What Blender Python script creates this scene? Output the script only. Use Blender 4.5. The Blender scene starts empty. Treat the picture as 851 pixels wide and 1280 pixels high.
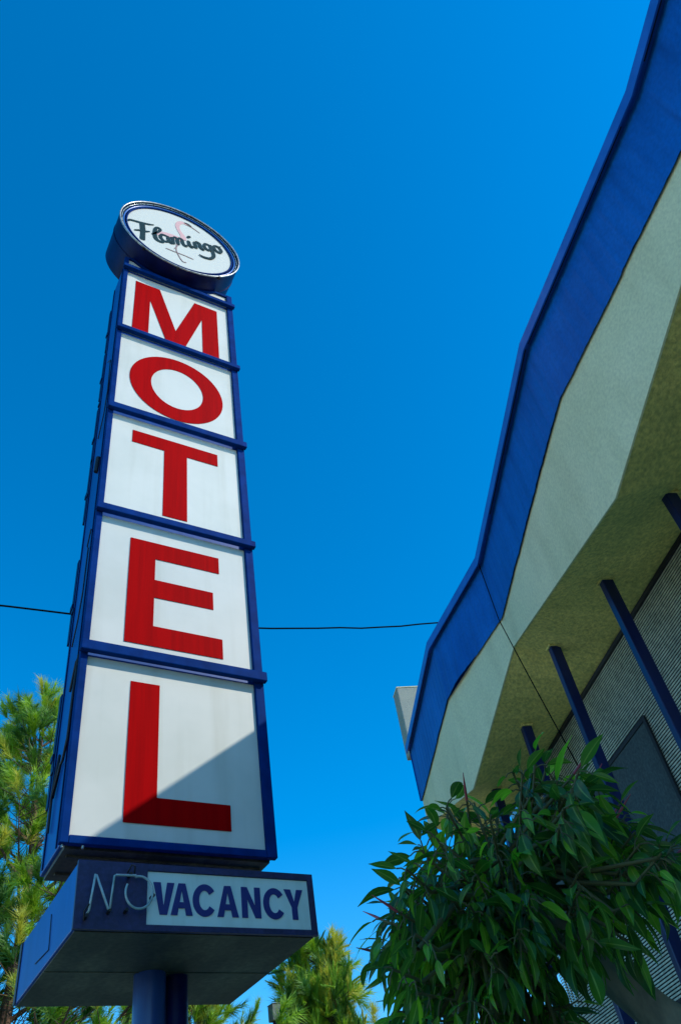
import bpy, bmesh, math, random
from math import sin, cos, pi, radians, sqrt, atan2, hypot
from mathutils import Vector, Matrix
import numpy as np
from mathutils import noise as mnoise

scene = bpy.context.scene
C = scene.collection
EYE = 1.6                                   # eye height of the photographer

# ------------------------------------------------------------------ camera
M3 = Matrix(((0.8700817, -0.25314437, -0.42293706),
             (-0.4729159, -0.6706174, -0.57150928),
             (-0.13895459, 0.69727343, -0.70320792)))
cam = bpy.data.cameras.new('camera')
cam.sensor_fit = 'VERTICAL'; cam.sensor_height = 36.0; cam.sensor_width = 24.0
cam.lens = 27.6836; cam.clip_end = 5000; cam.clip_start = 0.05
camo = bpy.data.objects.new('camera', cam); C.objects.link(camo)
camo.matrix_world = Matrix.Translation((0, 0, EYE)) @ M3.to_4x4()
scene.camera = camo

# ------------------------------------------------------------------ sun + sky
SUN = Vector((0.56, -0.666, 0.71)).normalized()
sl = bpy.data.lights.new('sun', 'SUN'); sl.energy = 2.3; sl.angle = radians(0.5); sl.color = (1.0, 0.95, 0.87)
so = bpy.data.objects.new('sun', sl); C.objects.link(so)
so.rotation_euler = SUN.to_track_quat('Z', 'Y').to_euler(); so.location = (8, -10, 20)
world = bpy.data.worlds.new('World'); scene.world = world; world.use_nodes = True
wn = world.node_tree; wn.nodes.clear()
sky = wn.nodes.new('ShaderNodeTexSky'); sky.sky_type = 'NISHITA'; sky.sun_disc = False
sky.sun_elevation = math.asin(SUN.z); sky.sun_rotation = atan2(SUN.x, SUN.y)
sky.air_density = 1.0; sky.dust_density = 0.3; sky.ozone_density = 4.0; sky.altitude = 300
hs = wn.nodes.new('ShaderNodeHueSaturation'); hs.inputs['Hue'].default_value = 0.495
hs.inputs['Saturation'].default_value = 1.42; hs.inputs['Value'].default_value = 1.2
bg = wn.nodes.new('ShaderNodeBackground'); bg.inputs['Strength'].default_value = 0.14
wo = wn.nodes.new('ShaderNodeOutputWorld')
wn.links.new(sky.outputs[0], hs.inputs['Color']); wn.links.new(hs.outputs[0], bg.inputs['Color'])
wn.links.new(bg.outputs[0], wo.inputs['Surface'])
scene.view_settings.view_transform = 'Standard'; scene.view_settings.look = 'None'
scene.view_settings.exposure = 0.62; scene.view_settings.gamma = 1.0
scene.view_settings.use_curve_mapping = False
scene.render.engine = 'CYCLES'
scene.cycles.max_bounces = 6

# ------------------------------------------------------------------ materials
def mat(name, col, rough=0.6, metal=0.0, spec=0.5, vary=0.0, vscale=4.0, col2=None, stretch=(1, 1, 1),
        bump=0.0, bscale=60.0, bdist=0.01, detail=4.0, coat=0.0, ramp=(0.4, 0.65), streak=0.0, sscale=(9, 9, .35), scol=(.35, .30, .22), grain=0.0, gscale=70):
    m = bpy.data.materials.new(name); m.use_nodes = True
    nt = m.node_tree; b = nt.nodes['Principled BSDF']
    b.inputs['Base Color'].default_value = (*col, 1); b.inputs['Roughness'].default_value = rough
    b.inputs['Metallic'].default_value = metal; b.inputs['Specular IOR Level'].default_value = spec
    b.inputs['Coat Weight'].default_value = coat
    tc = nt.nodes.new('ShaderNodeTexCoord'); mp = nt.nodes.new('ShaderNodeMapping')
    mp.inputs['Scale'].default_value = stretch
    nt.links.new(tc.outputs['Object'], mp.inputs[0])
    if col2 is not None:
        n = nt.nodes.new('ShaderNodeTexNoise'); n.inputs['Scale'].default_value = vscale
        n.inputs['Detail'].default_value = detail; n.inputs['Roughness'].default_value = 0.6
        r = nt.nodes.new('ShaderNodeValToRGB')
        r.color_ramp.elements[0].position = ramp[0]; r.color_ramp.elements[1].position = ramp[1]
        r.color_ramp.elements[0].color = (*col, 1); r.color_ramp.elements[1].color = (*col2, 1)
        nt.links.new(mp.outputs[0], n.inputs[0]); nt.links.new(n.outputs[0], r.inputs[0])
        nt.links.new(r.outputs[0], b.inputs['Base Color'])
    if streak > 0:
        src = b.inputs['Base Color'].links[0].from_socket if b.inputs['Base Color'].links else None
        mp3 = nt.nodes.new('ShaderNodeMapping'); mp3.inputs['Scale'].default_value = sscale
        n3 = nt.nodes.new('ShaderNodeTexNoise'); n3.inputs['Scale'].default_value = 1.0; n3.inputs['Detail'].default_value = 6
        r3 = nt.nodes.new('ShaderNodeMapRange'); r3.inputs['From Min'].default_value = .50; r3.inputs['From Max'].default_value = .78
        r3.inputs['To Max'].default_value = streak
        mx = nt.nodes.new('ShaderNodeMix'); mx.data_type = 'RGBA'; mx.blend_type = 'MULTIPLY'
        mx.inputs['A'].default_value = (*col, 1); mx.inputs['B'].default_value = (*scol, 1)
        if src: nt.links.new(src, mx.inputs['A'])
        nt.links.new(tc.outputs['Object'], mp3.inputs[0]); nt.links.new(mp3.outputs[0], n3.inputs[0])
        nt.links.new(n3.outputs[0], r3.inputs['Value']); nt.links.new(r3.outputs[0], mx.inputs['Factor'])
        nt.links.new(mx.outputs['Result'], b.inputs['Base Color'])
    if grain > 0:
        src = b.inputs['Base Color'].links[0].from_socket if b.inputs['Base Color'].links else None
        n4 = nt.nodes.new('ShaderNodeTexNoise'); n4.inputs['Scale'].default_value = gscale; n4.inputs['Detail'].default_value = 3
        r4 = nt.nodes.new('ShaderNodeMapRange'); r4.inputs['From Min'].default_value = .3; r4.inputs['From Max'].default_value = .7
        r4.inputs['To Min'].default_value = 1-grain; r4.inputs['To Max'].default_value = 1+grain*.6
        h4 = nt.nodes.new('ShaderNodeHueSaturation'); h4.inputs['Color'].default_value = (*col, 1)
        if src: nt.links.new(src, h4.inputs['Color'])
        nt.links.new(tc.outputs['Object'], n4.inputs[0]); nt.links.new(n4.outputs[0], r4.inputs['Value'])
        nt.links.new(r4.outputs[0], h4.inputs['Value']); nt.links.new(h4.outputs[0], b.inputs['Base Color'])
    if bump > 0:
        n2 = nt.nodes.new('ShaderNodeTexNoise'); n2.inputs['Scale'].default_value = bscale
        n2.inputs['Detail'].default_value = 5
        bp = nt.nodes.new('ShaderNodeBump'); bp.inputs['Strength'].default_value = bump
        bp.inputs['Distance'].default_value = bdist
        nt.links.new(tc.outputs['Object'], n2.inputs[0]); nt.links.new(n2.outputs[0], bp.inputs['Height'])
        nt.links.new(bp.outputs[0], b.inputs['Normal'])
    return m

M = dict(
    cab=mat('blue_cabinet_paint', (0.001, 0.070, 0.31), 0.4, spec=.2, col2=(0.003, 0.09, 0.38), vscale=3, stretch=(1, 1, .4), bump=.15, bscale=3, bdist=.02, streak=.6, sscale=(9, 9, .8), scol=(.4, .5, .55)),
    trim=mat('royal_blue_trim', (0.0, 0.026, 0.14), 0.55, spec=.02, col2=(0.001, 0.036, 0.19), vscale=9, streak=.5, sscale=(14, 14, 1.2), scol=(.5, .5, .55), bump=.1, bscale=40, bdist=.002),
    navy=mat('navy_drum_paint', (0.001, 0.004, 0.045), 0.4, spec=.12, col2=(0.002, 0.009, 0.08), vscale=6),
    boxblue=mat('vacancy_box_paint', grain=.3, gscale=60, col= (0.016, 0.018, 0.075), rough=0.5, col2=(0.024, 0.026, 0.10), vscale=14, bump=.15, bscale=50, bdist=.002),
    panel=mat('white_acrylic', (0.67, 0.68, 0.60), 0.5, spec=.15, col2=(0.60, 0.62, 0.54), vscale=1.5, streak=.35, sscale=(7, 7, .5), scol=(.62, .60, .50), bump=.12, bscale=1.5, bdist=.02),
    faceplate=mat('white_round_acrylic', (0.67, 0.68, 0.59), 0.5, spec=.15),
    vpanel=mat('vacancy_acrylic', (0.66, 0.78, 0.72), 0.4, col2=(0.60, 0.73, 0.67), vscale=3, streak=.4, sscale=(12, 9, 3), scol=(.6, .6, .5)),
    red=mat('red_vinyl', (0.43, 0.0, 0.001), 0.6, spec=.02, col2=(0.35, 0.0, 0.001), vscale=2.2, stretch=(14, 1, .5)),
    vblue=mat('navy_lettering', (0.012, 0.022, 0.16), 0.45),
    under=mat('weathered_sign_underside', grain=.35, gscale=40, col= (0.05, 0.048, 0.030), rough=0.6, col2=(0.17, 0.15, 0.09), vscale=5, stretch=(1, .35, 1), ramp=(.45, .8), bump=.3, bscale=30, bdist=.004),
    script=mat('dark_teal_script_paint', (0.004, 0.035, 0.04), 0.6, spec=.1),
    pink=mat('faded_pink_paint', (0.72, 0.42, 0.38), 0.5),
    thinline=mat('faded_brown_line', (0.30, 0.17, 0.15), 0.5),
    rim=mat('tarnished_rim_metal', (0.55, 0.56, 0.50), 0.35, metal=.6, col2=(0.25, 0.26, 0.24), vscale=20),
    rimblue=mat('bright_blue_rim', (0.008, 0.12, 0.42), 0.3),
    black=mat('black_rubber', (0.008, 0.008, 0.01), 0.55),
    neon=mat('unlit_neon_glass', (0.35, 0.46, 0.46), 0.15, spec=.8, col2=(0.22, 0.30, 0.28), vscale=20),
    pole=mat('blue_pole_paint', (0.012, 0.05, 0.20), 0.28, col2=(0.02, 0.07, 0.26), vscale=8, stretch=(1, 1, .2)),
    stucco=mat('pale_stucco', grain=.12, gscale=55, col= (0.86, 0.78, 0.46), rough=0.9, col2=(0.79, 0.73, 0.42), vscale=1.3, streak=.45, sscale=(3.5, 3.5, .8), scol=(.66, .64, .56), bump=.5, bscale=140, bdist=.004),
    soffit=mat('olive_stucco_soffit', grain=.30, gscale=38, col= (0.92, 0.70, 0.20), rough=0.95, col2=(0.72, 0.58, 0.17), vscale=1.8, streak=.8, sscale=(1.6, .9, .7), scol=(.6, .66, .6), stretch=(1, 1, 1), bump=.8, bscale=60, bdist=.012, ramp=(.38, .72)),
    metalblue=mat('blue_roof_metal', grain=.14, gscale=45, col= (0.002, 0.105, 0.40), rough=0.5, spec=.2, col2=(0.004, 0.14, 0.50), vscale=2.5, streak=.55, sscale=(10, 10, .9), scol=(.5, .55, .6), stretch=(1, 1, .5), bump=.1, bscale=30, bdist=.003),
    capblue=mat('blue_roof_flashing', (0.012, 0.11, 0.42), 0.4, col2=(0.02, 0.14, 0.5), vscale=6),
    postm=mat('navy_post_paint', (0.002, 0.009, 0.07), 0.3, col2=(0.004, 0.015, 0.10), vscale=7, stretch=(1, 1, .3)),
    dark=mat('dark_trim_and_shadow', (0.012, 0.013, 0.018), 0.6),
    slat=mat('pale_louvre_slat', grain=.3, gscale=25, col= (0.62, 0.62, 0.46), rough=0.7, col2=(0.46, 0.48, 0.36), vscale=2.0),
    backw=mat('dark_back_wall', (0.03, 0.035, 0.035), 0.9, bump=.2, bscale=60),  # near-black paint for the wall and mullions behind the slats
    insect=mat('dark_window_mesh', grain=.4, gscale=50, col= (0.04, 0.055, 0.055), rough=0.6, col2=(0.06, 0.08, 0.075), vscale=60),
    lower=mat('lower_wall_stucco', (0.45, 0.48, 0.38), 0.9, col2=(0.38, 0.42, 0.33), vscale=1.4, bump=.4, bscale=90),
    roofm=mat('grey_roof_gravel', (0.28, 0.27, 0.25), 0.95, col2=(0.2, 0.2, 0.19), vscale=30),
    wedge=mat('grey_stucco_parapet', (0.36, 0.38, 0.29), 0.9, col2=(0.28, 0.31, 0.25), vscale=2.2, bump=.5, bscale=80),
    asphalt=mat('asphalt', (0.05, 0.05, 0.05), 0.9, col2=(0.075, 0.073, 0.07), vscale=3, bump=.4, bscale=200, bdist=.005),
    paving=mat('concrete_paving', (0.60, 0.51, 0.34), 0.9, col2=(0.52, 0.45, 0.30), vscale=2, bump=.3, bscale=90, bdist=.004),
    dirt=mat('dry_ground', (0.30, 0.25, 0.14), 0.95, col2=(0.22, 0.20, 0.10), vscale=.6, bump=.5, bscale=8, bdist=.05),
    barkp=mat('pine_bark', (0.16, 0.085, 0.05), 0.9, col2=(0.08, 0.05, 0.035), vscale=9, bump=.8, bscale=30, bdist=.02),
    barkf=mat('grey_smooth_bark', (0.22, 0.20, 0.14), 0.8, col2=(0.12, 0.115, 0.085), vscale=14, stretch=(1, 1, .5), bump=.5, bscale=50, bdist=.008),
    woodgrey=mat('weathered_grey_wood', (0.20, 0.21, 0.18), 0.9, col2=(0.11, 0.12, 0.10), vscale=6, stretch=(4, 4, .5), bump=.4, bscale=40),
    twig=mat('young_twig', (0.09, 0.09, 0.03), 0.7),
    bud=mat('pink_leaf_sheath', (0.40, 0.06, 0.08), 0.45),
    wire=mat('black_cable', (0.003, 0.003, 0.003), 0.9, spec=.02),
)

def leaf_mat(name, col, rib, trans=0.35, gloss=0.24):
    m = bpy.data.materials.new(name); m.use_nodes = True; nt = m.node_tree
    b = nt.nodes['Principled BSDF']; out = nt.nodes['Material Output']
    uv = nt.nodes.new('ShaderNodeUVMap'); uv.uv_map = 'leaf'
    sp = nt.nodes.new('ShaderNodeSeparateXYZ'); nt.links.new(uv.outputs[0], sp.inputs[0])
    def mth(op, a, bb=None):
        n = nt.nodes.new('ShaderNodeMath'); n.operation = op
        for i, v in enumerate((a, bb)):
            if v is None: continue
            if isinstance(v, (int, float)): n.inputs[i].default_value = v
            else: nt.links.new(v, n.inputs[i])
        return n.outputs[0]
    av = mth('ABSOLUTE', mth('SUBTRACT', sp.outputs['Y'], 0.5))
    ribf = mth('LESS_THAN', av, 0.055)
    # lateral veins slant forward from the midrib
    ph = mth('SUBTRACT', mth('MULTIPLY', sp.outputs['X'], 120.0), mth('MULTIPLY', av, 38.0))
    vein = mth('SINE', ph)
    mix = nt.nodes.new('ShaderNodeMix'); mix.data_type = 'RGBA'
    mix.inputs['A'].default_value = (*col, 1); mix.inputs['B'].default_value = (*rib, 1)
    nt.links.new(ribf, mix.inputs['Factor'])
    nz = nt.nodes.new('ShaderNodeTexNoise'); nz.inputs['Scale'].default_value = 6
    hv = nt.nodes.new('ShaderNodeHueSaturation')
    rr = nt.nodes.new('ShaderNodeMapRange'); rr.inputs['To Min'].default_value = .65; rr.inputs['To Max'].default_value = 1.4
    tc = nt.nodes.new('ShaderNodeTexCoord'); nt.links.new(tc.outputs['Object'], nz.inputs[0])
    nt.links.new(nz.outputs[0], rr.inputs['Value']); nt.links.new(rr.outputs[0], hv.inputs['Value'])
    nt.links.new(mix.outputs['Result'], hv.inputs['Color'])
    nt.links.new(hv.outputs[0], b.inputs['Base Color'])
    b.inputs['Roughness'].default_value = gloss; b.inputs['Specular IOR Level'].default_value = .5
    bp = nt.nodes.new('ShaderNodeBump'); bp.inputs['Strength'].default_value = .25; bp.inputs['Distance'].default_value = .002
    nt.links.new(vein, bp.inputs['Height']); nt.links.new(bp.outputs[0], b.inputs['Normal'])
    tr = nt.nodes.new('ShaderNodeBsdfTranslucent')
    tr.inputs['Color'].default_value = (min(1, col[0]*3.0+.02), min(1, col[1]*3.2), col[2]*1.2, 1)
    ms = nt.nodes.new('ShaderNodeMixShader'); ms.inputs[0].default_value = trans
    nt.links.new(b.outputs[0], ms.inputs[1]); nt.links.new(tr.outputs[0], ms.inputs[2])
    nt.links.new(ms.outputs[0], out.inputs['Surface'])
    return m
LEAF = [leaf_mat('dark_glossy_leaf', (0.024, 0.088, 0.018), (0.16, 0.30, 0.06)),
        leaf_mat('mid_green_leaf', (0.048, 0.145, 0.020), (0.24, 0.38, 0.07)),
        leaf_mat('young_green_leaf', (0.12, 0.30, 0.025), (0.34, 0.45, 0.07))]

def needle_mat(name, c1, c2):
    m = mat(name, c1, 0.55, col2=c2, vscale=1.6, ramp=(.35, .65))
    nt = m.node_tree; b = nt.nodes['Principled BSDF']; out = nt.nodes['Material Output']
    tr = nt.nodes.new('ShaderNodeBsdfTranslucent'); tr.inputs['Color'].default_value = (c1[0]*1.5, c1[1]*1.5, c1[2], 1)
    ms = nt.nodes.new('ShaderNodeMixShader'); ms.inputs[0].default_value = .3
    nt.links.new(b.outputs[0], ms.inputs[1]); nt.links.new(tr.outputs[0], ms.inputs[2])
    nt.links.new(ms.outputs[0], out.inputs['Surface'])
    return m
NEED = [needle_mat('bright_pine_needles', (0.32, 0.50, 0.03), (0.17, 0.36, 0.03)),
        needle_mat('deep_pine_needles', (0.07, 0.20, 0.03), (0.14, 0.28, 0.03)),
        needle_mat('golden_pine_needles', (0.56, 0.54, 0.08), (0.36, 0.46, 0.05))]

# ------------------------------------------------------------------ helpers
def tag(o, label=None, cat=None, group=None, kind=None):
    if label: o['label'] = label
    if cat: o['category'] = cat
    if group: o['group'] = group
    if kind: o['kind'] = kind
    return o
def empty(name, loc, label, cat, group=None):
    o = bpy.data.objects.new(name, None); C.objects.link(o); o.location = loc; o.empty_display_size = .2
    return tag(o, label, cat, group)
def worldloc(o):
    v = Vector((0, 0, 0))
    while o is not None:
        v += o.location; o = o.parent
    return v
class MB:
    """collects geometry in world coordinates; build() links ONE mesh object"""
    def __init__(s): s.v = []; s.f = []; s.mi = []; s.sm = []
    def add(s, vs, fs, mi=0, smooth=False):
        k = len(s.v); s.v += [tuple(p) for p in vs]
        for f in fs: s.f.append(tuple(k+i for i in f)); s.mi.append(mi); s.sm.append(smooth)
    def box(s, a, b, mi=0, fr=None):
        x0, y0, z0 = a; x1, y1, z1 = b
        vs = [(x, y, z) for x in (x0, x1) for y in (y0, y1) for z in (z0, z1)]
        if fr: vs = [fr(*p) for p in vs]
        s.add(vs, [(0, 1, 3, 2), (4, 6, 7, 5), (0, 4, 5, 1), (2, 3, 7, 6), (0, 2, 6, 4), (1, 5, 7, 3)], mi)
    def prism(s, poly, y0, y1, mi=0):
        """poly in (x,z), from plane y0 (front) to y1 (back)"""
        n = len(poly)
        vs = [(x, y0, z) for x, z in poly] + [(x, y1, z) for x, z in poly]
        fs = [tuple(range(n)), tuple(range(2*n-1, n-1, -1))] + [(i, (i+1) % n, n+(i+1) % n, n+i) for i in range(n)]
        s.add(vs, fs, mi)
    def tube(s, pts, r, seg=8, mi=0, caps=True, smooth=True):
        pts = [Vector(p) for p in pts]; n = len(pts)
        rs = r if isinstance(r, (list, tuple)) else [r]*n
        up = None; vs = []
        for i, p in enumerate(pts):
            t = (pts[min(i+1, n-1)] - pts[max(i-1, 0)]).normalized()
            if up is None:
                up = t.orthogonal().normalized()
            else:
                up = (up - t*up.dot(t))
                up = up.normalized() if up.length > 1e-5 else t.orthogonal().normalized()
            w = t.cross(up)
            for k in range(seg):
                a = 2*pi*k/seg; vs.append(p + (up*cos(a)+w*sin(a))*rs[i])
        fs = [(i*seg+k, i*seg+(k+1) % seg, (i+1)*seg+(k+1) % seg, (i+1)*seg+k) for i in range(n-1) for k in range(seg)]
        s.add(vs, fs, mi, smooth)
        if caps:
            s.add(vs[:seg], [tuple(reversed(range(seg)))], mi); s.add(vs[-seg:], [tuple(range(seg))], mi)
    def build(s, name, mats, parent=None, label=None, bevel=0.0):
        me = bpy.data.meshes.new(name)
        me.from_pydata(s.v, [], s.f); me.update()
        if not isinstance(mats, (list, tuple)): mats = [mats]
        for m in mats: me.materials.append(m)
        me.polygons.foreach_set('material_index', s.mi); me.polygons.foreach_set('use_smooth', s.sm)
        bm = bmesh.new(); bm.from_mesh(me); bmesh.ops.recalc_face_normals(bm, faces=bm.faces); bm.to_mesh(me); bm.free()
        o = bpy.data.objects.new(name, me); C.objects.link(o)
        if parent is not None:
            off = worldloc(parent); me.transform(Matrix.Translation(-off)); o.parent = parent
        if bevel > 0:
            md = o.modifiers.new('bevel', 'BEVEL'); md.width = bevel; md.segments = 2; md.limit_method = 'ANGLE'; md.angle_limit = radians(40)
        if label: o['label'] = label
        return o

def build_split(g, name, mats, parent, label=None, bevel=0.0):
    """one object per loose piece"""
    par = list(range(len(g.v)))
    def fd(a):
        while par[a] != a: par[a] = par[par[a]]; a = par[a]
        return a
    # tubes share positions between wall and caps: weld by position for grouping
    pos = {}
    for i, p in enumerate(g.v):
        k = (round(p[0], 5), round(p[1], 5), round(p[2], 5))
        if k in pos: par[fd(i)] = fd(pos[k])
        else: pos[k] = i
    for f in g.f:
        for i in f[1:]: par[fd(i)] = fd(f[0])
    grp = {}
    for fi, f in enumerate(g.f): grp.setdefault(fd(f[0]), []).append(fi)
    for fl in grp.values():
        q = MB(); mp = {}
        for fi in fl:
            f = g.f[fi]
            for i in f:
                if i not in mp: mp[i] = len(q.v); q.v.append(g.v[i])
            q.f.append(tuple(mp[i] for i in f)); q.mi.append(g.mi[fi]); q.sm.append(g.sm[fi])
        q.build(name, mats, parent, label, bevel)

def z(v): return v + EYE              # heights below were measured from the eye

# ================================================================== SETTING
g = MB(); g.add([(-600, -600, -.15), (600, -600, -.15), (600, 600, -.15), (-600, 600, -.15)], [(0, 1, 2, 3)])
tag(g.build('ground', M['dirt']), kind='structure')
g = MB(); g.box((-60, -14, -.3), (60, -3.2, -.12)); tag(g.build('road', M['asphalt']), kind='structure')
# paved forecourt with a raised kerb towards the road
g = MB(); g.box((-22, -3.0, -.3), (30, 9.5, 0)); tag(g.build('pavement', M['paving']), kind='structure')  # unseen; made wide and pale to bounce light onto the soffit
g = MB(); g.box((-22, -3.2, -.3), (30, -3.003, .02)); tag(g.build('kerb', M['stucco']), kind='structure', label='pale concrete kerb between forecourt and road')

# ================================================================== MOTEL SIGN
sign = empty('motel_sign', (1.5, 4.25, 0), 'tall blue pylon sign with stacked red MOTEL letters on white panels', 'sign')
X0, X1 = 0.875, 2.05
YF, YB = 4.0, 4.47
ZB, ZT = z(1.80), z(8.0)
# cabinet: box body, open look below (underside its own part)
g = MB()
g.box((X0, YF+.03, ZB+.02), (X1, YB, ZT))
cab = g.build('cabinet', M['cab'], sign, bevel=.006)
g = MB(); g.box((X0+.02, YF+.05, ZB-.004), (X1-.02, YB-.02, ZB+.018))
for yy in (4.12, 4.34): g.box((X0+.05, yy, ZB-.016), (X1-.05, yy+.02, ZB-.004))
g.build('cabinet_bottom', M['under'], cab)
# folded seams along both cabinet sides, with clips
g = MB()
for xs, d in ((X0, -1), (X1, 1)):
    for yy in (4.125, 4.40):
        a, b = sorted((xs-.001*d, xs+.007*d)); g.box((a, yy, ZB+.03), (b, yy+.012, ZT-.02))
    a, b = sorted((xs-.001*d, xs+.011*d))
    for zz in np.arange(ZB+.6, ZT, 1.19): g.box((a, 4.42, zz), (b, 4.475, zz+.03))
build_split(g, 'side_seam', M['navy'], cab)
# back rail pieces that step beyond the cabinet's back edge
g = MB()
for i, zz in enumerate((2.2, 3.35, 4.5, 5.2, 6.1, 6.9)):
    g.box((X0-.006, YB-.01, z(zz)), (X0+.04, YB+.035, z(zz+.75)))
    g.box((X0-.012, YB+.002, z(zz+.3)), (X0+.02, YB+.055, z(zz+.34)))
build_split(g, 'back_rail', M['navy'], cab)
# front corner frame strips
g = MB()
for a, b in ((X0-.02, X0+.024), (X1-.058, X1+.004)):
    g.box((a, YF-.012, ZB), (b, YF+.029, z(7.83)))
g.box((X0-.02, YF-.012, z(7.833)), (X0+.024, YF+.029, z(8.0))); g.box((X1-.058, YF-.012, z(7.833)), (X1+.004, YF+.029, z(8.02)))
build_split(g, 'corner_frame', M['trim'], sign, bevel=.004)
g = MB(); g.box((X0+.026, YF-.010, ZB), (X1-.06, YF+.029, z(1.842))); g.build('bottom_frame', M['trim'], sign, bevel=.003)
# top frame following the round sign
DC = (1.40, z(8.54)); DR = .692
g = MB()
def arcz(x): return DC[1]-sqrt(max(0, DR**2-(x-DC[0])**2))
xs = np.linspace(X0+.026, X1-.06, 25)
lo = [(x, min(z(7.985), max(z(7.80), arcz(x)-.035))) for x in xs]; hi = [(x, min(z(8.02), arcz(x)+.02)) for x in xs]
for i in range(24): g.prism([lo[i], lo[i+1], hi[i+1], hi[i]], YF-.008, YF+.029)
g.build('top_frame', M['trim'], sign)
# divider bars
BARS = [(7.735, 7.790), (6.562, 6.618), (5.352, 5.420), (4.158, 4.218), (2.945, 3.015)]
for i, (b0, b1) in enumerate(BARS):
    g = MB(); tl = random.Random(i).uniform(-.006, .006)
    x0, x1 = X0-.032, X1+.014
    fr = lambda x, y, zz: (x, y, zz + tl*(x-1.45))
    g.box((x0, YF-.056, z(b0)), (x1, YF-.014, z(b1)), fr=fr)
    g.build('divider_bar', M['trim'], sign, bevel=.006)
# panels with letters
def rect(x0, z0, x1, z1): return [(x0, z0), (x1, z0), (x1, z1), (x0, z1)]
def ring(cx, cz, ro, ri, n=64, a0=0, a1=2*pi, roz=None, riz=None):
    roz = roz or ro; riz = riz or ri; out = []
    for i in range(n):
        a = a0+(a1-a0)*i/n; b = a0+(a1-a0)*(i+1)/n
        out.append([(cx+ri*cos(a), cz+riz*sin(a)), (cx+ro*cos(a), cz+roz*sin(a)), (cx+ro*cos(b), cz+roz*sin(b)), (cx+ri*cos(b), cz+riz*sin(b))])
    return out
LET = {
 'M': [[(.992, 6.715), (1.150, 6.715), (1.150, 7.325), (1.333, 6.675), (1.420, 6.675), (1.420, 6.93), (1.245, 7.612), (.992, 7.612)],
       [(1.421, 6.675), (1.512, 6.675), (1.700, 7.325), (1.700, 6.715), (1.872, 6.715), (1.872, 7.612), (1.622, 7.612), (1.421, 6.93)]],
 'O': ring(1.445, 5.965, .437, .243, roz=.455, riz=.285),
 'T': [[(1.340, 4.305), (1.533, 4.305), (1.533, 5.057), (1.804, 5.057), (1.804, 5.205), (1.073, 5.205), (1.073, 5.057), (1.340, 5.057)]],
 'E': [[(1.114, 3.10), (1.781, 3.10), (1.781, 3.260), (1.298, 3.260), (1.298, 3.502), (1.723, 3.502), (1.723, 3.657), (1.298, 3.657), (1.298, 3.850), (1.776, 3.850), (1.776, 4.003), (1.114, 4.003)]],
 'L': [[(1.172, 1.938), (1.788, 1.938), (1.788, 2.090), (1.353, 2.090), (1.353, 2.815), (1.172, 2.815)]]}
def panel_surface(x0, x1, z0, z1, yf, amp, seed):
    """slightly bowed acrylic sheet"""
    r = random.Random(seed); p = [r.uniform(0, 6) for _ in range(4)]
    nx, nz = 14, 14; vs = []; fs = []
    for j in range(nz+1):
        for i in range(nx+1):
            u = i/nx; v = j/nz
            e = min(1, 8*min(u, 1-u))*min(1, 8*min(v, 1-v))
            y = yf - amp*e*(sin(3.2*u+p[0])*sin(2.6*v+p[1]) + .5*sin(6*u+p[2])*sin(5*v+p[3]))*.5
            vs.append((x0+(x1-x0)*u, y, z0+(z1-z0)*v))
    for j in range(nz):
        for i in range(nx):
            a = j*(nx+1)+i; fs.append((a, a+1, a+nx+2, a+nx+1))
    return vs, fs
for i, ch in enumerate('MOTEL'):
    z1 = z(BARS[i][0]-.004); z0 = z(BARS[i+1][1]+.004) if i < 4 else z(1.845)
    g = MB(); vs, fs = panel_surface(X0+.026, X1-.06, z0, z1, YF+.012, .003, 10+i)
    g.add(vs, fs, 0, True)
    g.box((X0+.026, YF+.021, z0), (X1-.06, YF+.028, z1))
    pn = g.build('letter_panel', M['panel'], sign)
    g = MB()
    for poly in LET[ch]: g.prism([(x, z(zz)) for x, zz in poly], YF+.0072, YF+.0096)
    g.build('letter', M['red'], pn, label='red letter %s on white panel' % ch)
g = MB()
g.prism([(X0+.026, z(7.794)), (X1-.06, z(7.794))] + [(x, min(z(7.984), max(z(7.796), arcz(x)-.034))) for x in xs[::-1]], YF+.012, YF+.028)
g.build('top_panel', M['panel'], sign)
# loose black wiring hanging on the cabinet's left side
g = MB()
xx = X0-.012
loop = [(4.20, 2.80), (4.10, 2.95), (4.07, 2.98), (4.09, 2.75), (4.12, 2.45), (4.16, 2.33), (4.22, 2.34), (4.30, 2.18), (4.27, 2.42), (4.33, 2.2), (4.34, 2.0)]
g.tube([(xx-.004*(k % 2), y, z(h)) for k, (y, h) in enumerate(loop)], .008, 6)
loop = [(4.14, 4.12), (4.20, 4.0), (4.16, 3.95), (4.17, 3.55), (4.22, 3.35), (4.30, 3.2)]
g.tube([(xx, y, z(h)) for y, h in loop], .005, 6)
loop = [(4.26, 6.4), (4.16, 6.3), (4.13, 5.8), (4.17, 5.5), (4.28, 5.3)]
g.tube([(xx, y, z(h)) for y, h in loop], .005, 6)
g.tube([(xx, 4.18, z(4.95)), (xx, 4.2, z(4.8))], .02, 6)
build_split(g, 'loose_cable', M['black'], sign)
g = MB()
for x, y in ((X0+.0, YF+.01), (X0+.10, YF+.006)): g.tube([(x, y, ZB-.004), (x, y, ZB-.018)], .007, 8)
build_split(g, 'corner_bolt', M['rim'], sign)
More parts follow.
